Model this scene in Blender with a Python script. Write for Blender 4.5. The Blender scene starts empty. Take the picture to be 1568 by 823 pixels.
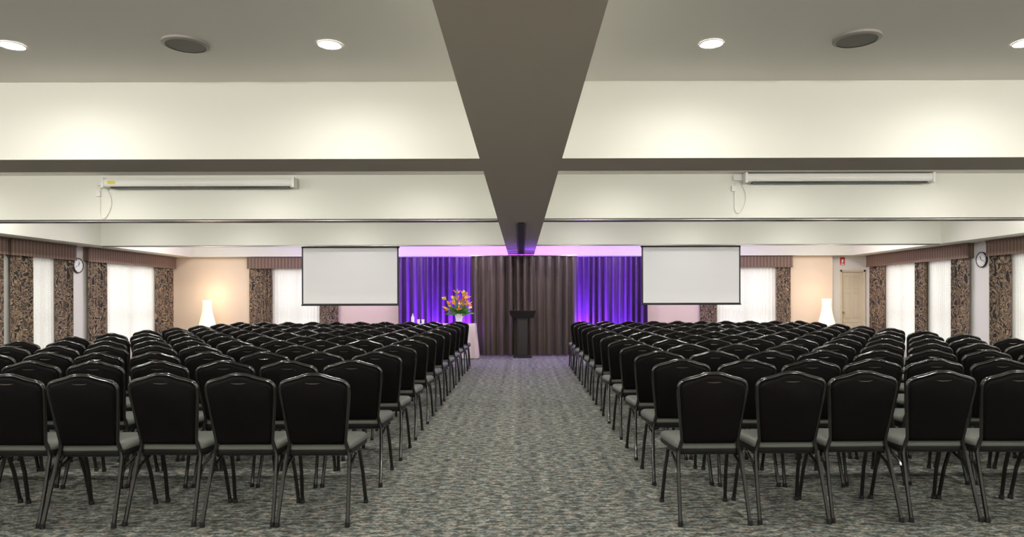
import bpy, math, random
from mathutils import Vector, Matrix
random.seed(7)
S = bpy.context.scene
R = math.radians
F = 1030.0
H = 1.38
HB = 2.43      # beam underside
HC = 3.01      # ceiling
XW = 8.8       # side walls
YB = 17.0      # back wall
YF = -3.0      # wall behind the camera

# ------------------------------------------------------------------ materials
def mat(name, col, rough=0.6, metal=0.0, spec=0.5, emis=None, estr=0.0, sheen=0.0, bump=None):
    m = bpy.data.materials.new(name); m.use_nodes = True
    nt = m.node_tree; b = nt.nodes['Principled BSDF']
    b.inputs['Base Color'].default_value = (*col, 1)
    b.inputs['Roughness'].default_value = rough
    b.inputs['Metallic'].default_value = metal
    b.inputs['Specular IOR Level'].default_value = spec
    if sheen: b.inputs['Sheen Weight'].default_value = sheen
    if emis:
        b.inputs['Emission Color'].default_value = (*emis, 1)
        b.inputs['Emission Strength'].default_value = estr
    tc = nt.nodes.new('ShaderNodeTexCoord'); n = nt.nodes.new('ShaderNodeTexNoise')
    sc, st = bump if bump else (25.0, 0.03)
    n.inputs['Scale'].default_value = sc; n.inputs['Detail'].default_value = 4
    nt.links.new(tc.outputs['Object'], n.inputs['Vector'])
    bp = nt.nodes.new('ShaderNodeBump'); bp.inputs['Strength'].default_value = st
    bp.inputs['Distance'].default_value = 0.01
    nt.links.new(n.outputs['Fac'], bp.inputs['Height'])
    nt.links.new(bp.outputs['Normal'], b.inputs['Normal'])
    return m

def ramp(nt, stops, interp='LINEAR'):
    r = nt.nodes.new('ShaderNodeValToRGB'); r.color_ramp.interpolation = interp
    e = r.color_ramp.elements
    while len(e) < len(stops): e.new(0.5)
    for i, (p, c) in enumerate(stops):
        e[i].position = p; e[i].color = (*c, 1)
    return r

def noise(nt, vec, scale, detail=3, dist=0.0, rough=0.5):
    n = nt.nodes.new('ShaderNodeTexNoise')
    n.inputs['Scale'].default_value = scale; n.inputs['Detail'].default_value = detail
    n.inputs['Distortion'].default_value = dist; n.inputs['Roughness'].default_value = rough
    nt.links.new(vec, n.inputs['Vector']); return n

def mapping(nt, scale):
    tc = nt.nodes.new('ShaderNodeTexCoord'); mp = nt.nodes.new('ShaderNodeMapping')
    mp.inputs['Scale'].default_value = scale
    nt.links.new(tc.outputs['Object'], mp.inputs['Vector']); return mp.outputs['Vector']

def mixc(nt, a, b, fac, mode='MIX'):
    m = nt.nodes.new('ShaderNodeMix'); m.data_type = 'RGBA'; m.blend_type = mode
    for sock, v in ((m.inputs[0], fac), (m.inputs[6], a), (m.inputs[7], b)):
        if isinstance(v, bpy.types.NodeSocket): nt.links.new(v, sock)
        elif isinstance(v, (int, float)): sock.default_value = v
        else: sock.default_value = (*v, 1)
    return m.outputs[2]

M = {}
M['paint'] = mat('cream_paint', (0.78, 0.775, 0.70), 0.7, bump=(60, 0.02))
M['ceil'] = mat('ceiling_paint', (0.84, 0.81, 0.76), 0.8, bump=(60, 0.02))
M['soffit'] = mat('beam_soffit_shaded', (0.62, 0.55, 0.48), 0.75)  # white beam paint with the underside's shade mixed into its colour
M['wallw'] = mat('side_wall_paint', (0.76, 0.74, 0.70), 0.75)
M['peach'] = mat('peach_wall_paint', (0.80, 0.66, 0.52), 0.75)
M['trim'] = mat('white_trim', (0.72, 0.70, 0.66), 0.45)
M['dark'] = mat('dark_track', (0.02, 0.018, 0.017), 0.4)
M['alu'] = mat('aluminium', (0.35, 0.34, 0.33), 0.3, metal=0.9)
M['vinyl'] = mat('chair_back_fabric', (0.003, 0.0022, 0.0022), 0.6, spec=0.08, bump=(300, 0.1))
M['seat'] = mat('chair_seat_lit_top', (0.10, 0.107, 0.09), 0.5, spec=0.4, bump=(300, 0.1))  # dark cushion; grey-green gleam of grazing downlights put into the base colour
M['seatside'] = mat('chair_seat_side', (0.008, 0.008, 0.008), 0.5, spec=0.3)
M['frame'] = mat('chair_frame_black_metal', (0.010, 0.009, 0.008), 0.15, spec=0.7)
M['handle'] = mat('chair_handle', (0.35, 0.29, 0.25), 0.2, metal=0.9)
M['black'] = mat('black_satin', (0.012, 0.011, 0.012), 0.4)
M['lectern'] = mat('dark_wood', (0.008, 0.005, 0.004), 0.35, bump=(8, 0.05))
M['screen'] = mat('screen_white', (0.86, 0.86, 0.87), 0.8)
M['plastic'] = mat('white_plastic', (0.78, 0.77, 0.72), 0.35)
M['yellow'] = mat('yellow_label', (0.75, 0.6, 0.05), 0.5)
M['grille'] = mat('speaker_grille', (0.20, 0.18, 0.17), 0.6, bump=(400, 0.3))
M['ringd'] = mat('speaker_ring', (0.32, 0.29, 0.27), 0.5)
M['glow'] = mat('lamp_glow', (1, 1, 1), 0.5, emis=(1, 0.98, 0.93), estr=60)
M['lampshade'] = mat('lamp_shade', (0.9, 0.85, 0.72), 0.7, emis=(1.0, 0.78, 0.50), estr=0.65)
M['redsign'] = mat('red_sign', (0.6, 0.03, 0.03), 0.5)
M['white'] = mat('white_ceramic', (0.85, 0.85, 0.83), 0.2)
M['cloth'] = mat('table_cloth', (0.60, 0.50, 0.47), 0.8, bump=(150, 0.05))
M['doorp'] = mat('door_paint', (0.70, 0.62, 0.47), 0.45)
M['centre'] = mat('stage_curtain_fabric', (0.060, 0.043, 0.026), 0.42, spec=0.5, sheen=0.15, bump=(60, 0.08))
M['violet'] = mat('violet_curtain_fabric', (0.075, 0.025, 0.13), 0.38, spec=0.5, sheen=0.1)
M['stem'] = mat('green_leaf', (0.10, 0.26, 0.04), 0.5)
M['orange'] = mat('orange_petal', (0.95, 0.36, 0.02), 0.5)
M['red'] = mat('red_petal', (0.70, 0.05, 0.03), 0.5)
M['yel'] = mat('yellow_petal', (0.95, 0.70, 0.05), 0.5)
M['clockface'] = mat('clock_face', (0.85, 0.85, 0.83), 0.4)
M['brass'] = mat('brass', (0.6, 0.45, 0.2), 0.3, metal=1)
M['led'] = mat('violet_led', (0.2, 0.1, 0.6), 0.4, emis=(0.35, 0.10, 1.0), estr=12)

def m_glass():
    m = bpy.data.materials.new('window_glass'); m.use_nodes = True; nt = m.node_tree
    nt.nodes.clear(); o = nt.nodes.new('ShaderNodeOutputMaterial')
    t = nt.nodes.new('ShaderNodeBsdfTransparent'); g = nt.nodes.new('ShaderNodeBsdfGlossy')
    g.inputs['Roughness'].default_value = 0.02
    x = nt.nodes.new('ShaderNodeMixShader'); x.inputs[0].default_value = 0.08
    nt.links.new(t.outputs[0], x.inputs[1]); nt.links.new(g.outputs[0], x.inputs[2])
    nt.links.new(x.outputs[0], o.inputs[0]); return m
M['glass'] = m_glass()

def m_sheer():
    m = bpy.data.materials.new('sheer_curtain'); m.use_nodes = True; nt = m.node_tree
    nt.nodes.clear(); o = nt.nodes.new('ShaderNodeOutputMaterial')
    d = nt.nodes.new('ShaderNodeBsdfDiffuse'); t = nt.nodes.new('ShaderNodeBsdfTranslucent')
    v = mapping(nt, (1, 1, 1)); n = noise(nt, v, 40)
    r = ramp(nt, [(0.3, (0.80, 0.78, 0.72)), (0.7, (0.88, 0.86, 0.80))])
    nt.links.new(n.outputs['Fac'], r.inputs[0])
    nt.links.new(r.outputs[0], d.inputs[0]); nt.links.new(r.outputs[0], t.inputs[0])
    x = nt.nodes.new('ShaderNodeMixShader'); x.inputs[0].default_value = 0.5
    nt.links.new(d.outputs[0], x.inputs[1]); nt.links.new(t.outputs[0], x.inputs[2])
    nt.links.new(x.outputs[0], o.inputs[0]); return m
M['sheer'] = m_sheer()

def m_drape():
    m = mat('patterned_drape', (0.3, 0.25, 0.2), 0.75); nt = m.node_tree; b = nt.nodes['Principled BSDF']
    v = mapping(nt, (1, 1, 0.6))
    w = noise(nt, v, 5.2, 1, 3.0)
    r = ramp(nt, [(0.0, (0.020, 0.017, 0.019)), (0.40, (0.23, 0.155, 0.095)), (0.45, (0.38, 0.28, 0.18)), (0.49, (0.020, 0.017, 0.019)), (0.55, (0.29, 0.20, 0.125)), (0.60, (0.07, 0.048, 0.034))], 'CONSTANT')
    nt.links.new(w.outputs['Fac'], r.inputs[0])
    nt.links.new(r.outputs[0], b.inputs['Base Color']); return m
M['drape'] = m_drape()

def m_pelmet():
    m = mat('pelmet_fabric', (0.25, 0.17, 0.13), 0.8); nt = m.node_tree; b = nt.nodes['Principled BSDF']
    tc = nt.nodes.new('ShaderNodeTexCoord')
    sep = nt.nodes.new('ShaderNodeSeparateXYZ'); nt.links.new(tc.outputs['Object'], sep.inputs[0])
    ad = nt.nodes.new('ShaderNodeMath'); ad.operation = 'ADD'
    nt.links.new(sep.outputs[0], ad.inputs[0]); nt.links.new(sep.outputs[1], ad.inputs[1])
    mu = nt.nodes.new('ShaderNodeMath'); mu.operation = 'MULTIPLY'; mu.inputs[1].default_value = 75
    nt.links.new(ad.outputs[0], mu.inputs[0])
    sn = nt.nodes.new('ShaderNodeMath'); sn.operation = 'SINE'; nt.links.new(mu.outputs[0], sn.inputs[0])
    r = ramp(nt, [(0.2, (0.16, 0.105, 0.08)), (0.8, (0.27, 0.185, 0.14))])
    nt.links.new(sn.outputs[0], r.inputs[0]); nt.links.new(r.outputs[0], b.inputs['Base Color'])
    return m
M['pelmet'] = m_pelmet()

def m_carpet():
    m = mat('carpet', (0.2, 0.2, 0.2), 0.95, spec=0.1); nt = m.node_tree; b = nt.nodes['Principled BSDF']
    v1 = mapping(nt, (15, 30, 1)); n1 = noise(nt, v1, 1.0, 3, 0.3)
    r1 = ramp(nt, [(0.38, (0.055, 0.062, 0.057)), (0.5, (0.128, 0.136, 0.126)), (0.62, (0.235, 0.238, 0.217))])
    nt.links.new(n1.outputs['Fac'], r1.inputs[0])
    v2 = mapping(nt, (50, 100, 1)); n2 = noise(nt, v2, 1.0, 2, 0.0)
    r2 = ramp(nt, [(0.38, (0.5, 0.5, 0.51)), (0.62, (1.5, 1.49, 1.45))])
    nt.links.new(n2.outputs['Fac'], r2.inputs[0])
    c = mixc(nt, r1.outputs[0], r2.outputs[0], 1.0, 'MULTIPLY')
    v3 = mapping(nt, (9, 0.05, 1)); n3 = noise(nt, v3, 1.0, 3, 0.0)
    r3 = ramp(nt, [(0.35, (0.82, 0.82, 0.83)), (0.65, (1.18, 1.17, 1.14))])
    nt.links.new(n3.outputs['Fac'], r3.inputs[0])
    c = mixc(nt, c, r3.outputs[0], 1.0, 'MULTIPLY')
    v4 = mapping(nt, (9, 16, 1)); n4 = noise(nt, v4, 1.3, 2)
    r4 = ramp(nt, [(0.4, (0.92, 1.0, 1.02)), (0.6, (1.10, 0.99, 0.93))])
    nt.links.new(n4.outputs['Fac'], r4.inputs[0])
    c = mixc(nt, c, r4.outputs[0], 1.0, 'MULTIPLY')
    nt.links.new(c, b.inputs['Base Color'])
    bp = nt.nodes.new('ShaderNodeBump'); bp.inputs['Strength'].default_value = 0.5; bp.inputs['Distance'].default_value = 0.01
    nt.links.new(n2.outputs['Fac'], bp.inputs['Height']); nt.links.new(bp.outputs['Normal'], b.inputs['Normal'])
    return m
M['carpet'] = m_carpet()

# ------------------------------------------------------------------ mesh builder
class MB:
    def __init__(s): s.v = []; s.f = []; s.m = []; s.mats = []
    def mi(s, k):
        if k not in s.mats: s.mats.append(k)
        return s.mats.index(k)
    def add(s, vs, fs, k):
        o = len(s.v); s.v += [tuple(p) for p in vs]; i = s.mi(k)
        for f in fs: s.f.append([o + a for a in f]); s.m.append(i)
    def box(s, a, b, k, rot=None, piv=None):
        x0, y0, z0 = a; x1, y1, z1 = b
        vs = [Vector(p) for p in ((x0,y0,z0),(x1,y0,z0),(x1,y1,z0),(x0,y1,z0),(x0,y0,z1),(x1,y0,z1),(x1,y1,z1),(x0,y1,z1))]
        if rot: vs = [rot @ (p - Vector(piv)) + Vector(piv) for p in vs]
        s.add(vs, [(0,3,2,1),(4,5,6,7),(0,1,5,4),(1,2,6,5),(2,3,7,6),(3,0,4,7)], k)
    def tube(s, pts, r, k, n=8, closed=False, flat=1.0):
        pts = [Vector(p) for p in pts]; N = len(pts)
        rs = r if isinstance(r, (list, tuple)) else [r]*N
        prev = None; vs = []
        for i, p in enumerate(pts):
            if closed: t = pts[(i+1) % N] - pts[i-1]
            else: t = pts[min(i+1, N-1)] - pts[max(i-1, 0)]
            t.normalize()
            up = prev if prev else (Vector((0,0,1)) if abs(t.z) < 0.9 else Vector((0,1,0)))
            u = (up - t*up.dot(t)).normalized(); w = t.cross(u); prev = u
            for j in range(n):
                a = 2*math.pi*j/n
                vs.append(p + u*math.cos(a)*rs[i] + w*math.sin(a)*rs[i]*flat)
        fs = []
        for i in range(N if closed else N-1):
            for j in range(n):
                a = i*n + j; b = i*n + (j+1) % n; i2 = (i+1) % N
                fs.append((a, b, i2*n + (j+1) % n, i2*n + j))
        if not closed:
            fs.append(tuple(reversed(range(n)))); fs.append(tuple(range((N-1)*n, N*n)))
        s.add(vs, fs, k)
    def lathe(s, prof, c, k, n=24, cap=True, axis='z'):
        vs = []; fs = []
        for (r, z) in prof:
            for j in range(n):
                a = 2*math.pi*j/n
                if axis == 'z': vs.append((c[0]+r*math.cos(a), c[1]+r*math.sin(a), c[2]+z))
                elif axis == 'x': vs.append((c[0]+z, c[1]+r*math.cos(a), c[2]+r*math.sin(a)))
                else: vs.append((c[0]+r*math.cos(a), c[1]+z, c[2]+r*math.sin(a)))
        for i in range(len(prof)-1):
            for j in range(n):
                fs.append((i*n+j, i*n+(j+1) % n, (i+1)*n+(j+1) % n, (i+1)*n+j))
        if cap:
            fs.append(tuple(reversed(range(n)))); fs.append(tuple(range((len(prof)-1)*n, len(prof)*n)))
        s.add(vs, fs, k)
    def mesh(s, name, smooth=True, ang=40):
        me = bpy.data.meshes.new(name); me.from_pydata(s.v, [], s.f)
        for k in s.mats: me.materials.append(M[k])
        for p, i in zip(me.polygons, s.m): p.material_index = i; p.use_smooth = smooth
        if smooth: me.set_sharp_from_angle(angle=R(ang))
        me.update(); return me
    def obj(s, name, smooth=True, parent=None, ang=40, origin=True):
        if origin and s.v:
            xs = [p[0] for p in s.v]; ys = [p[1] for p in s.v]; zs = [p[2] for p in s.v]
            o = Vector(((min(xs)+max(xs))/2, (min(ys)+max(ys))/2, min(zs)))
            s.v = [tuple(Vector(p)-o) for p in s.v]
        else: o = Vector((0,0,0))
        ob = bpy.data.objects.new(name, s.mesh(name, smooth, ang)); ob.location = o
        S.collection.objects.link(ob)
        if parent: ob.parent = parent
        return ob

def bevel(ob, w=0.01, seg=2):
    m = ob.modifiers.new('bevel', 'BEVEL'); m.width = w; m.segments = seg; m.limit_method = 'ANGLE'
    return ob

# ------------------------------------------------------------------ shell
T = 0.2
b = MB(); b.box((-XW-T, YF-T, -0.2), (XW+T, YB+0.5, 0), 'carpet'); b.obj('floor', False, origin=False)
b = MB(); b.box((-XW-T, YF-T, HC), (XW+T, YB+0.5, HC+0.2), 'ceil'); b.obj('ceiling', False)

def wall_y(name, x0, x1, ya, yb, openings, k):
    b = MB(); y = ya
    for (a, c, z0, z1) in sorted(openings):
        b.box((x0, y, 0), (x1, a, HC), k); b.box((x0, a, 0), (x1, c, z0), k); b.box((x0, a, z1), (x1, c, HC), k); y = c
    b.box((x0, y, 0), (x1, yb, HC), k); b.obj(name, False)
def wall_x(name, y0, y1, xa, xb, openings, k):
    b = MB(); x = xa
    for (a, c, z0, z1) in sorted(openings):
        b.box((x, y0, 0), (a, y1, HC), k); b.box((a, y0, 0), (c, y1, z0), k); b.box((a, y0, z1), (c, y1, HC), k); x = c
    b.box((x, y0, 0), (xb, y1, HC), k); b.obj(name, False)

ZL, ZH = 0.25, 2.12
left = [(13.52, 16.92, [(13.55,14.22),(16.05,16.88)], [(14.2,16.1)]),
        (11.45, 13.13, [(11.48,12.05),(12.6,13.1)], [(12.0,12.65)]),
        (8.6, 11.38, [(8.65,9.2),(10.75,11.35)], [(9.15,10.8)]),
        (4.5, 7.6, [(4.55,5.1),(7.0,7.55)], [(5.05,7.05)])]
right = [(13.07, 16.92, [(13.1,13.68),(14.45,14.9),(16.15,16.88)], [(13.62,14.5),(14.85,16.2)]),
         (9.4, 12.56, [(9.45,10.0),(11.98,12.53)], [(9.95,12.03)]),
         (4.5, 7.6, [(4.55,5.1),(7.0,7.55)], [(5.05,7.05)])]
lo = [(s[0]+0.03, s[1]-0.03, ZL, ZH) for w in left for s in w[3]]
ro = [(s[0]+0.08, s[1]-0.08, ZL, ZH) for w in right for s in w[3]]
wall_y('wall_left', -XW-T, -XW, YF, YB+0.4, lo, 'wallw')
wall_y('wall_right', XW, XW+T, YF, YB+0.4, ro, 'wallw')
bwin = [(-6.88, -4.55, [(-6.85,-6.25),(-5.08,-4.6)], [(-6.3,-5.03)]),
        (4.45, 6.82, [(4.5,4.92),(6.42,6.79)], [(4.87,6.47)])]
bo = [(s[0]+0.05, s[1]-0.05, ZL, ZH) for w in bwin for s in w[3]]
wall_x('wall_back', YB, YB+T, -XW, 7.87, bo, 'peach')
DX0, DX1, DH = 8.13, 8.77, 2.08
b = MB(); b.box((7.87, YB+0.15, 0), (DX0, YB+0.35, HC), 'wallw'); b.obj('wall_alcove', False)
b = MB(); b.box((DX0, YB+0.15, DH), (XW, YB+0.35, HC), 'wallw'); b.obj('wall_over_door', False)
b = MB(); b.box((-XW-T, YF-T, 0), (XW+T, YF, HC), 'wallw'); b.obj('wall_front', False)

nwin = 0
def window(axis, c, a0, a1, sgn):
    global nwin; nwin += 1
    b = MB()
    def bx(u0, u1, z0, z1, t0, t1, k):
        if axis == 'x': b.box((u0, min(c+sgn*t0, c+sgn*t1), z0), (u1, max(c+sgn*t0, c+sgn*t1), z1), k)
        else: b.box((min(c+sgn*t0, c+sgn*t1), u0, z0), (max(c+sgn*t0, c+sgn*t1), u1, z1), k)
    fw = 0.05
    bx(a0, a0+fw, ZL, ZH, .06, .12, 'trim'); bx(a1-fw, a1, ZL, ZH, .06, .12, 'trim')
    bx(a0, a1, ZL, ZL+fw, .06, .12, 'trim'); bx(a0, a1, ZH-fw, ZH, .06, .12, 'trim')
    mid = (a0+a1)/2
    bx(mid-0.025, mid+0.025, ZL, ZH, .06, .12, 'trim'); bx(a0, a1, 1.0, 1.04, .07, .11, 'trim')
    bx(a0+fw, a1-fw, ZL+fw, ZH-fw, .088, .092, 'glass')
    b.obj('window_%d' % nwin, False)
for o in lo: window('y', -XW, o[0], o[1], -1)
for o in ro: window('y', XW, o[0], o[1], 1)
for o in bo: window('x', YB, o[0], o[1], 1)

# beams
XS = 8.24
def beam(name, y0, y1):
    b = MB()
    for sx in (-1, 1):
        xa, xb = sorted((sx*0.31, sx*XS))
        vs = [(xa,y0,HB),(xb,y0,HB),(xb,y1,HB),(xa,y1,HB),(xa,y0,HC),(xb,y0,HC),(xb,y1,HC),(xa,y1,HC)]
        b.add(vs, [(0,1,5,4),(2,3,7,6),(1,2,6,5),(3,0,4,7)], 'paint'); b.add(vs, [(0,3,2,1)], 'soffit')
    return b.obj(name, False)
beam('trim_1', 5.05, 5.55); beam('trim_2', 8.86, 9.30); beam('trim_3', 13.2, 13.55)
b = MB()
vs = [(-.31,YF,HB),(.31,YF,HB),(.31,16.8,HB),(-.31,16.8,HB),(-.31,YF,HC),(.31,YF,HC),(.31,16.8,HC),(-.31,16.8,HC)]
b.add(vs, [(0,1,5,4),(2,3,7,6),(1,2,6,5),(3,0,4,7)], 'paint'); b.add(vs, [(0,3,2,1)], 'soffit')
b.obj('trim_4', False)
for i, sx in enumerate((-1, 1)):
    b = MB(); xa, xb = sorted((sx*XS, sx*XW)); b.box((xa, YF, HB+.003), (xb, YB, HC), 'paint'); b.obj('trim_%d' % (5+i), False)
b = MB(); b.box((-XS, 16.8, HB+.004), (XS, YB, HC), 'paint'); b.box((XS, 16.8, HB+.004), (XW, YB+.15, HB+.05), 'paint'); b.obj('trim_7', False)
def track_x(name, yc, x0, x1, w=0.09):
    b = MB()
    b.box((x0, yc-w, HB-.018), (x1, yc-w+.03, HB), 'alu'); b.box((x0, yc+w-.03, HB-.018), (x1, yc+w, HB), 'alu')
    b.box((x0, yc-w+.03, HB-.006), (x1, yc+w-.03, HB), 'dark'); b.obj(name, False)
track_x('trim_8', 9.0, -XS, -.31); track_x('trim_9', 9.0, .31, XS)
track_x('trim_10', 13.28, -XS, -.31, .05); track_x('trim_11', 13.28, .31, XS, .05)
b = MB(); b.box((-.045, 9.3, HB-.006), (.045, 16.0, HB), 'dark')
b.box((-.075, 9.3, HB-.018), (-.045, 16.0, HB), 'alu'); b.box((.045, 9.3, HB-.018), (.075, 16.0, HB), 'alu'); b.obj('trim_12', False)
b = MB(); b.box((-XW, YF, 0), (-XW+.015, YB, .1), 'trim'); b.obj('baseboard_left', False)
b = MB(); b.box((XW-.015, YF, 0), (XW, YB, .1), 'trim'); b.obj('baseboard_right', False)
b = MB(); b.box((-XW+.015, YB-.015, 0), (7.87, YB, .1), 'trim'); b.obj('baseboard_back', False)

# ------------------------------------------------------------------ curtains
def curtain(b, p0, p1, z0, z1, amp, period, k, seed=0, nz=10, flare=0.3):
    rnd = random.Random(seed)
    p0 = Vector((*p0, 0)); p1 = Vector((*p1, 0)); d = p1-p0; L = d.length; d.normalize(); n = Vector((-d.y, d.x, 0))
    nu = max(8, int(L/period*10)); ph = [rnd.uniform(0, 6.28) for _ in range(6)]
    vs = []
    for j in range(nz+1):
        t = j/nz; z = z0+(z1-z0)*t
        for i in range(nu+1):
            u = i/nu*L
            w = 2*math.pi*u/period + 1.3*math.sin(u*2.1/period*0.45+ph[0]) + 0.35*(1-t)*math.sin(u*9+ph[1])
            a = amp*(0.75+0.35*math.sin(u*5.3+ph[2]))*(1+flare*(1-t))
            o = a*(math.sin(w)+0.28*math.sin(2.3*w+ph[3])*(1-t*0.5))
            if t > 0.96: o *= 0.6
            vs.append(p0 + d*u + n*o + Vector((0,0,z)))
    fs = [(j*(nu+1)+i, j*(nu+1)+i+1, (j+1)*(nu+1)+i+1, (j+1)*(nu+1)+i) for j in range(nz) for i in range(nu)]
    b.add(vs, fs, k)

def pelmet(b, kind, c, a0, a1, sgn, dep=0.12):
    z0, z1 = 2.15, HB-.005
    def bx(u0, u1, zz0, zz1, t0, t1, k='pelmet'):
        lo_, hi = sorted((c+sgn*t0, c+sgn*t1))
        if kind == 'x': b.box((u0, lo_, zz0), (u1, hi, zz1), k)
        else: b.box((lo_, u0, zz0), (hi, u1, zz1), k)
    bx(a0, a1, z0, z1, dep-.015, dep)
    bx(a0, a0+.015, z0, z1, .001, dep-.015); bx(a1-.015, a1, z0, z1, .001, dep-.015)
    bx(a0+.015, a1-.015, z1-.015, z1, .001, dep-.015)
    bx(a0-.005, a1+.005, z0-.012, z0+.012, dep-.018, dep+.006); bx(a0-.005, a1+.005, z1-.03, z1, dep-.018, dep+.008)

def dressing(kind, c, sgn, spec, seed):
    a0, a1, dr, sh = spec
    e = bpy.data.objects.new('window_curtains', None); S.collection.objects.link(e)
    def P(u, off): return (u, c+sgn*off) if kind == 'x' else (c+sgn*off, u)
    b = MB(); pelmet(b, kind, c, a0, a1, sgn); b.obj('pelmet', False, e)
    for i, (u0, u1) in enumerate(dr):
        b = MB(); curtain(b, P(u0, .065), P(u1, .065), .02, 2.40, .028, .105, 'drape', seed*10+i, 8, .1); b.obj('drape_%d' % (i+1), True, e, 180)
    for i, (u0, u1) in enumerate(sh):
        b = MB(); curtain(b, P(u0, .03), P(u1, .03), .03, 2.38, .011, .075, 'sheer', seed*10+5+i, 4, .1); b.obj('sheer_%d' % (i+1), True, e, 180)
sd = 1
for w in left: dressing('y', -XW, 1, w, sd); sd += 1
for w in right: dressing('y', XW, -1, w, sd); sd += 1
for w in bwin: dressing('x', YB, -1, w, sd); sd += 1

def stage_curtain(name, x0, x1, y, k, top, seed, amp=.05, period=.15):
    e = bpy.data.objects.new(name, None); S.collection.objects.link(e)
    b = MB(); curtain(b, (x0, y), (x1, y), .02, top, amp, period, k, seed, 14, .45); b.obj('fabric', True, e, 180)
    b = MB(); b.tube([(x0-.02, y, top+.005), (x1+.02, y, top+.005)], .018, 'alu')
    for x in (x0+.03, x1-.03):
        b.tube([(x, y+.12, 0.01), (x, y+.12, top)], .02, 'alu'); b.box((x-.12, y+.03, 0), (x+.12, y+.20, .012), 'black')
    b.obj('pipe_frame', True, e)
stage_curtain('stage_curtain', -1.19, 1.33, 16.1, 'centre', 2.39, 31, .07, .19)
stage_curtain('violet_curtain', -3.05, -1.1, 16.62, 'violet', 2.40, 32, .07, .15)
stage_curtain('violet_curtain', 1.25, 3.12, 16.62, 'violet', 2.40, 33, .07, .15)

def uplight(x, y, power, tx=0.0, ty=0.10, size=150):
    b = MB(); b.lathe([(.06,0),(.07,.02),(.075,.10),(.065,.11)], (x, y, 0), 'black', 16); b.lathe([(.055,0),(.055,.004)], (x, y, .11), 'led', 16)
    o = b.obj('uplight')
    l = bpy.data.lights.new('violet_spot', 'SPOT'); l.energy = power; l.color = (0.27, 0.05, 1.0); l.spot_size = R(size); l.spot_blend = .8; l.shadow_soft_size = .04
    lo_ = bpy.data.objects.new('violet_spot', l); S.collection.objects.link(lo_); lo_.parent = o
    lo_.location = (0, 0, .13); lo_.rotation_euler = Vector((tx, ty, 1)).to_track_quat('-Z', 'Y').to_euler()
uplight(-1.38, 16.36, 900); uplight(1.52, 16.36, 1100); uplight(-2.1, 16.36, 600); uplight(2.5, 16.36, 220)

# ------------------------------------------------------------------ projection screens
def pscreen(x0, x1):
    b = MB(); y = 13.40; zt = HB-.004; zb = 1.25
    b.box((x0, y, zb), (x1, y+.006, zt), 'black')
    b.box((x0+.03, y-.003, zb+.03), (x1-.03, y-.0005, zt-.03), 'screen')
    b.tube([(x0-.01, y+.003, zb), (x1+.01, y+.003, zb)], .014, 'black')
    b.tube([(x0-.01, y+.035, zt-.02), (x1+.01, y+.035, zt-.02)], .018, 'black')
    b.obj('projection_screen')
pscreen(-4.37, -2.44); pscreen(2.40, 4.37)

def housing(x0, x1, z, label):
    b = MB(); y = 8.775
    pr = [(-.045,-.05),(-.06,-.03),(-.06,.03),(-.045,.05),(.0,.055),(.06,.055),(.06,-.055),(0,-.055)]
    vs = [(x0, y+p, z+q) for p, q in pr] + [(x1, y+p, z+q) for p, q in pr]; n = len(pr)
    b.add(vs, [(i, (i+1) % n, n+(i+1) % n, n+i) for i in range(n)] + [tuple(reversed(range(n))), tuple(range(n, 2*n))], 'plastic')
    b.box((x0+.08, y-.03, z-.072), (x1-.06, y+.02, z-.056), 'black')
    for x in (x0-.02, x1-.01):
        b.box((x, y-.068, z-.066), (x+.03, y+.07, z+.064), 'plastic')
    if label: b.box((x0+.06, y-.063, z-.02), (x0+.16, y-.0605, z+.02), 'yellow')
    b.box((x0-.14, y+.045, z-.02), (x0-.02, y+.083, z+.05), 'plastic')
    pts = []
    for i in range(25):
        t = i/24; a = math.pi*2*t
        pts.append((x0-.06-.075*math.sin(a)*(1+.1*math.sin(3*a)) - .01*math.cos(2*a), y+.072, z-.03-.21*(1-math.cos(a))))
    b.tube(pts, .005, 'plastic', 6)
    b.box((x0-.16, y+.055, z-.16), (x0-.11, y+.083, z-.09), 'plastic')
    b.obj('projector_screen_housing')
housing(-5.42, -2.96, 2.895, True); housing(2.93, 5.35, 2.94, False)

# ------------------------------------------------------------------ ceiling fixtures
def downlight(x, y, power, kind='POINT', col=(1, .975, .925)):
    b = MB(); b.lathe([(.055,-.004),(.073,-.010),(.075,-.001)], (x, y, HC), 'trim', 20, cap=False)
    b.lathe([(.056,-.012),(.056,-.002)], (x, y, HC), 'glow', 20)
    o = b.obj('downlight')
    l = bpy.data.lights.new('downlight_bulb', kind); l.energy = power; l.color = col; l.shadow_soft_size = .04
    if kind == 'SPOT': l.spot_size = R(176); l.spot_blend = .85
    lo_ = bpy.data.objects.new('downlight_bulb', l); S.collection.objects.link(lo_); lo_.parent = o; lo_.location = (0, 0, -.045)
for y, p, k in ((-1.2, 45, 'POINT'), (1.6, 55, 'POINT'), (4.3, 26, 'SPOT'), (6.4, 36, 'POINT'), (8.0, 22, 'SPOT'), (10.3, 38, 'POINT'), (12.3, 18, 'SPOT'), (14.5, 33, 'POINT'), (15.55, 22, 'SPOT')):
    for x in (-7.3, -5.3, -3.25, -1.22, 1.22, 3.23, 5.3, 7.3):
        downlight(x, y, p, k)
for x, y in ((-2.13, 4.28), (2.11, 4.22)):
    b = MB(); b.lathe([(.142,0),(.142,-.014),(.12,-.02)], (x, y, HC), 'ringd', 32, cap=False)
    b.lathe([(.121,-.006),(.121,-.017)], (x, y, HC), 'grille', 32); b.obj('ceiling_speaker')

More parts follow.
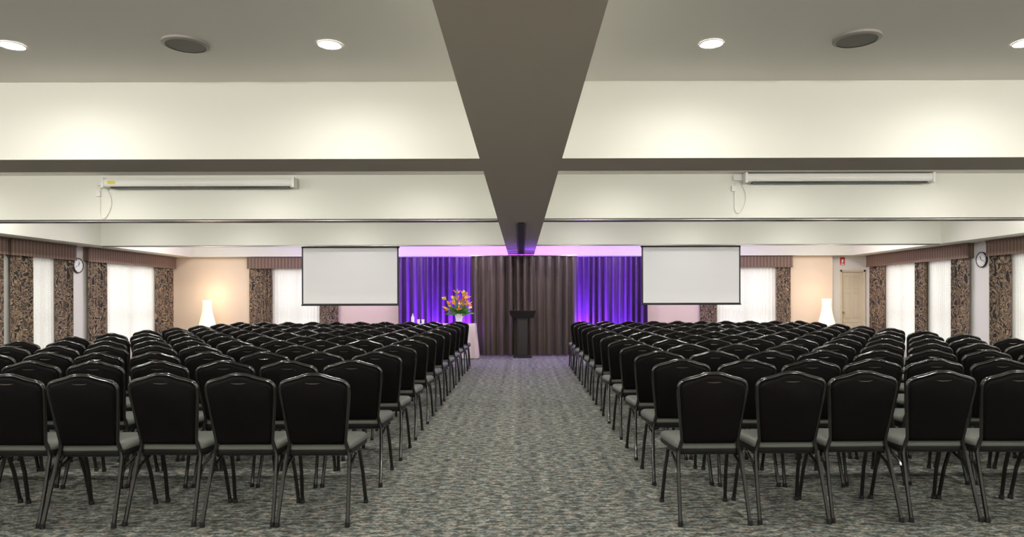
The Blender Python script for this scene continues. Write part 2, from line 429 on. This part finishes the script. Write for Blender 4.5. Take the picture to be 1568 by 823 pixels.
# ------------------------------------------------------------------ chairs
def make_chair():
    b = MB()
    def yl(z): return 0.085 - 0.19*(z-.46)
    prof = [(.475,.158),(.50,.166),(.60,.178),(.70,.190),(.78,.200),(.82,.203),(.842,.199),(.858,.188),(.868,.172),(.875,.150),(.882,.120),(.892,.085),(.903,.055),(.909,.03),(.910,0)]
    out = [(-w, z) for z, w in prof] + [(w, z) for z, w in reversed(prof[:-1])]
    cz = .69
    def ring(s, off):
        return [(x*s if s < 1 else x, yl(z)+off, cz+(z-cz)*(s if s < 1 else 1)) for x, z in out]
    n = len(out); rings = [ring(.90, -.024), ring(.97, -.018), ring(1, -.004), ring(1, .008), ring(.97, .026), ring(.88, .036)]
    vs = [p for r_ in rings for p in r_]
    fs = []
    for i in range(len(rings)-1):
        for j in range(n): fs.append((i*n+j, i*n+(j+1) % n, (i+1)*n+(j+1) % n, (i+1)*n+j))
    fs.append(tuple(reversed(range(n)))); fs.append(tuple(range((len(rings)-1)*n, len(rings)*n)))
    b.add(vs, fs, 'vinyl')
    L_ = [(-.212, -.035, .012), (-.205, .03, .22), (-.195, .085, .40), (-.180, .088, .455)]
    arc = [(-w-.006, yl(z)-.002, z+ (.006 if z > .84 else 0)) for z, w in prof[1:]]
    Rr = [(-x, y, z) for x, y, z in reversed(arc[:-1])]; RL = [(-x, y, z) for x, y, z in reversed(L_)]
    b.tube(L_+arc+Rr+RL, .0125, 'frame', 8)
    hp = [(.062*math.cos(a), yl(.885)-.020, .876+.013*math.sin(a)) for a in [2*math.pi*i/18 for i in range(18)]]
    b.tube(hp, .0045, 'handle', 6, closed=True)
    def sring(s, z):
        pts = []
        for (cx, cy, a0) in ((.182, .425, 0), (-.182, .425, 90), (-.158, .135, 180), (.158, .135, 270)):
            for i in range(5):
                a = R(a0 + i*22.5); pts.append((cx*s + .045*s*math.cos(a), .28+(cy-.28)*s + .045*s*math.sin(a), z))
        return pts
    def loft(rs, k, top=True):
        n = len(rs[0]); vs = [p for r_ in rs for p in r_]; fs = []
        for i in range(len(rs)-1):
            for j in range(n): fs.append((i*n+j, i*n+(j+1) % n, (i+1)*n+(j+1) % n, (i+1)*n+j))
        fs.append(tuple(reversed(range(n)))); fs.append(tuple(range((len(rs)-1)*n, len(rs)*n))); b.add(vs, fs, k)
    loft([sring(.96, .405), sring(1, .415), sring(1, .440)], 'seatside')
    loft([sring(1, .440), sring(1.01, .452), sring(.99, .470), sring(.93, .482), sring(.6, .488)], 'seat')
    for sx in (-1, 1):
        b.tube([(sx*.214, .445, .012), (sx*.205, .40, .22), (sx*.196, .34, .385), (sx*.185, .26, .405), (sx*.185, .12, .40)], .0125, 'frame', 8)
        b.tube([(sx*.203, .045, .26), (sx*.2, .11, .335), (sx*.198, .24, .385)], .009, 'frame', 6)
        for y, x in ((-.035, .212), (.445, .214)):
            b.lathe([(.016,0),(.017,.006),(.015,.03)], (sx*x, y, 0), 'black', 8)
    b.tube([(-.185, .16, .395), (.185, .16, .395)], .009, 'frame', 6)
    b.tube([(-.185, .36, .395), (.185, .36, .395)], .009, 'frame', 6)
    return b.mesh('banquet_chair', True, 45)
chair = make_chair()
rnd = random.Random(3)
xl0 = [-1.265, -1.72, -2.20, -2.67, -3.125]; xr0 = [1.17, 1.66, 2.115, 2.60, 3.06]
for r_ in range(12):
    y = 4.11 + r_*.822
    for side, x0, first in ((-1, 1.25, xl0), (1, 1.18, xr0)):
        for c in range(10):
            if r_ == 0 and c < 5: x = first[c]
            else: x = side*(x0 + c*.472) + rnd.uniform(-.008, .008)
            o = bpy.data.objects.new('banquet_chair', chair); S.collection.objects.link(o)
            o.location = (x, y + rnd.uniform(-.03, .03) + (.0 if side < 0 else .02), 0)
            o.rotation_euler = (0, 0, R(rnd.uniform(-1.6, 1.6)))

# ------------------------------------------------------------------ lectern
b = MB(); lx, ly = .03, 15.62
b.box((lx-.21, ly-.16, 0), (lx+.21, ly+.16, .035), 'lectern')
b.box((lx-.18, ly-.13, .035), (lx+.18, ly+.13, .06), 'lectern')
b.box((lx-.115, ly-.07, .06), (lx+.115, ly+.07, .92), 'lectern')
b.box((lx-.135, ly-.09, .88), (lx+.135, ly+.09, .92), 'lectern')
vs = [(lx-.24,ly-.14,.92),(lx+.24,ly-.14,.92),(lx+.24,ly+.15,.92),(lx-.24,ly+.15,.92),(lx-.31,ly-.20,1.10),(lx+.31,ly-.20,1.10),(lx+.31,ly+.20,1.0),(lx-.31,ly+.20,1.0)]
b.add(vs, [(0,3,2,1),(4,5,6,7),(0,1,5,4),(1,2,6,5),(2,3,7,6),(3,0,4,7)], 'lectern')
b.box((lx-.30, ly+.18, 1.0), (lx+.30, ly+.20, 1.03), 'lectern')
bevel(b.obj('lectern', False), .008)

# ------------------------------------------------------------------ draped table
def table(x0, x1, y0, y1, zt):
    b = MB(); n = 160; per = []
    cx, cy = (x0+x1)/2, (y0+y1)/2; W = (x1-x0)/2; D = (y1-y0)/2
    for i in range(n):
        t = i/n*4; sgi = int(t); f = t-sgi
        p = [(-1+2*f, -1), (1, -1+2*f), (1-2*f, 1), (-1, 1-2*f)][sgi]; per.append(p)
    rings = []
    for z, ex, am in ((zt, -.004, 0), (zt-.012, .004, 0), (zt-.2, .012, .008), (zt-.45, .03, .018), (.015, .05, .028)):
        r_ = []
        for i, (px, py) in enumerate(per):
            e = ex + am*math.sin(i*.95) + am*.5*math.sin(i*.41+1)
            r_.append((cx+px*(W+e), cy+py*(D+e), z))
        rings.append(r_)
    vs = [p for r_ in rings for p in r_]; fs = []
    for k in range(len(rings)-1):
        for j in range(n): fs.append((k*n+j, (k+1)*n+j, (k+1)*n+(j+1) % n, k*n+(j+1) % n))
    fs.append(tuple(range(n))); b.add(vs, fs, 'cloth')
    for x in (x0+.08, x1-.08):
        for y in (y0+.08, y1-.08): b.tube([(x, y, 0), (x, y, zt-.02)], .018, 'alu')
    b.obj('draped_table')
ZT = .79
table(-2.62, -1.06, 15.25, 15.85, ZT)

e = bpy.data.objects.new('flower_arrangement', None); e.location = (-1.43, 15.5, ZT); S.collection.objects.link(e)
b = MB(); b.lathe([(.06,0),(.065,.01),(.075,.10),(.10,.20),(.115,.235),(.10,.23),(.08,.19)], (0,0,0), 'white', 24); b.obj('vase', True, e, origin=False)
b = MB(); rnd = random.Random(11)
def blade(base, dirv, L, w, k, bend=.2):
    d = Vector(dirv).normalized(); sd = d.cross(Vector((rnd.uniform(-1,1), rnd.uniform(-1,1), rnd.uniform(-.3,.3)))).normalized()
    vs = []; N = 7
    for i in range(N+1):
        t = i/N; p = Vector(base) + d*L*t + Vector((0,0,-bend*L*t*t)); ww = w*math.sin(math.pi*min(1, .08+t*.92))**.8 if t < 1 else 0.001
        vs += [p-sd*ww, p+sd*ww]
    b.add(vs, [(2*i, 2*i+1, 2*i+3, 2*i+2) for i in range(N)], k)
for i in range(70):
    a = rnd.uniform(0, 6.28); up = rnd.uniform(.2, 1.5); d = (math.cos(a), math.sin(a)*.7, up)
    blade((0, 0, .2), d, rnd.uniform(.22, .42), rnd.uniform(.016, .035), 'stem', .2)
for i in range(30):
    a = i*2.4; up = rnd.uniform(.15, 3.0); d = Vector((math.cos(a), math.sin(a)*.7, up)).normalized()
    L = rnd.uniform(.2, .33) + .20*d.z*rnd.random(); tip = Vector((0, 0, .22)) + d*L
    b.tube([(0,0,.2), tuple(Vector((0,0,.2))+d*L*.5), tuple(tip)], .006, 'stem', 6)
    col = rnd.choice(['orange', 'yel', 'yel', 'yel', 'orange', 'red'])
    for j in range(7):
        dd = (d + Vector((rnd.uniform(-1,1), rnd.uniform(-1,1), rnd.uniform(-.6,1)))*.8)
        blade(tip, dd, rnd.uniform(.08, .16), rnd.uniform(.011, .022), col if j % 3 else rnd.choice(['yel', 'stem', 'orange']), .1)
b.obj('bouquet', False, e, origin=False)

b = MB()
b.lathe([(.035,0),(.038,.01),(.038,.15),(.015,.20),(.013,.24),(.016,.245)], (-2.5, 15.5, ZT), 'white', 16); b.obj('water_bottle')
for x in (-2.36, -2.26):
    b = MB(); b.lathe([(.028,0),(.03,.004),(.036,.11),(.034,.11),(.028,.008)], (x, 15.45, ZT), 'white', 16); b.obj('drinking_glass')

# ------------------------------------------------------------------ bottle shaped floor lamps
def floor_lamp(x, y):
    b = MB(); b.lathe([(.17,0),(.175,.012),(.17,.03)], (x, y, 0), 'black', 28)
    b.lathe([(.17,.03),(.20,.15),(.22,.35),(.225,.52),(.21,.66),(.175,.82),(.135,.98),(.112,1.10),(.105,1.20),(.108,1.34),(.10,1.345)], (x, y, 0), 'lampshade', 32)
    o = b.obj('floor_lamp')
    l = bpy.data.lights.new('lamp_bulb', 'POINT'); l.energy = 9; l.color = (1, .74, .48); l.shadow_soft_size = .1
    q = bpy.data.objects.new('lamp_bulb', l); S.collection.objects.link(q); q.parent = o; q.location = (0, 0, 1.5)
floor_lamp(-7.7, 16.5); floor_lamp(7.4, 16.3)

# ------------------------------------------------------------------ clocks, sign, door
def clock(x, y, z, s):
    b = MB()
    b.lathe([(.14,0),(.15,s*.01),(.15,s*.035),(.135,s*.04),(.13,s*.03)], (x, y, z), 'black', 32, axis='x')
    b.lathe([(.001,s*.032),(.131,s*.032)], (x, y, z), 'clockface', 32, axis='x', cap=False)
    for a, L, w in ((70, .075, .008), (200, .11, .006)):
        dy, dz = math.cos(R(a)), math.sin(R(a))
        b.tube([(x+s*.037, y, z), (x+s*.037, y+dy*L, z+dz*L)], w*.6, 'black', 6)
    for i in range(12):
        a = R(30*i); b.tube([(x+s*.036, y+.105*math.cos(a), z+.105*math.sin(a)), (x+s*.036, y+.12*math.cos(a), z+.12*math.sin(a))], .003, 'black', 5)
    b.obj('wall_clock')
clock(-XW, 13.325, 2.05, 1); clock(XW, 12.82, 2.09, -1)
b = MB(); sx, sy, sz = 8.19, YB+.148, 2.2
b.box((sx-.06, sy-.006, sz), (sx+.06, sy, sz+.2), 'redsign')
b.lathe([(.018,0),(.018,.07),(.008,.09)], (sx-.005, sy-.008, sz+.06), 'white', 10); b.tube([(sx, sy-.009, sz+.15), (sx+.03, sy-.009, sz+.13), (sx+.035, sy-.009, sz+.08)], .004, 'white', 6)
b.box((sx-.045, sy-.008, sz+.015), (sx+.045, sy-.006, sz+.04), 'white'); b.obj('fire_extinguisher_sign')
b = MB(); yd = YB+.19
b.box((DX0+.05, yd, .008), (DX1-.05, yd+.04, DH-.05), 'doorp')
pw = (DX1-DX0-.1); px0 = DX0+.05
def panel(xa, xb, za, zb):
    fr = .014
    for A, B_ in (((xa,za),(xb,za+fr)), ((xa,zb-fr),(xb,zb)), ((xa,za),(xa+fr,zb)), ((xb-fr,za),(xb,zb))):
        b.box((A[0], yd-.008, A[1]), (B_[0], yd, B_[1]), 'doorp')
    b.box((xa+.04, yd-.006, za+.04), (xb-.04, yd, zb-.04), 'doorp')
for xa, xb in ((px0+.07, px0+pw/2-.03), (px0+pw/2+.03, px0+pw-.07)):
    panel(xa, xb, .15, .75); panel(xa, xb, .85, 1.50); panel(xa, xb, 1.60, 1.93)
b.lathe([(.02,0),(.01,-.02),(.01,-.03),(.024,-.045),(.02,-.06)], (px0+.04, yd, 1.0), 'brass', 14, axis='y')
b.box((DX0+.002, YB+.135, 0), (DX0+.05, YB+.30, DH-.002), 'doorp'); b.box((DX1-.05, YB+.135, 0), (DX1, YB+.30, DH-.002), 'doorp')
b.box((DX0+.002, YB+.135, DH-.05), (DX1, YB+.30, DH-.002), 'doorp')
bevel(b.obj('door_1', False), .003, 1)

# ------------------------------------------------------------------ daylight outside
w = bpy.data.worlds.new('World'); S.world = w; w.use_nodes = True
w.node_tree.nodes['Background'].inputs[0].default_value = (0.95, 0.98, 1.0, 1)
w.node_tree.nodes['Background'].inputs[1].default_value = 1.9

# ------------------------------------------------------------------ camera
cam = bpy.data.cameras.new('camera'); co = bpy.data.objects.new('camera', cam); S.collection.objects.link(co)
co.location = (0, 0, H); co.rotation_euler = (R(90), R(0.15), 0)
cam.sensor_width = 36; cam.lens = 36*F/1568; cam.shift_x = -.009; cam.shift_y = .029
cam.clip_start = .05; cam.clip_end = 100
S.camera = co
S.view_settings.view_transform = 'Standard'
S.view_settings.look = 'None'
S.view_settings.exposure = 0.2
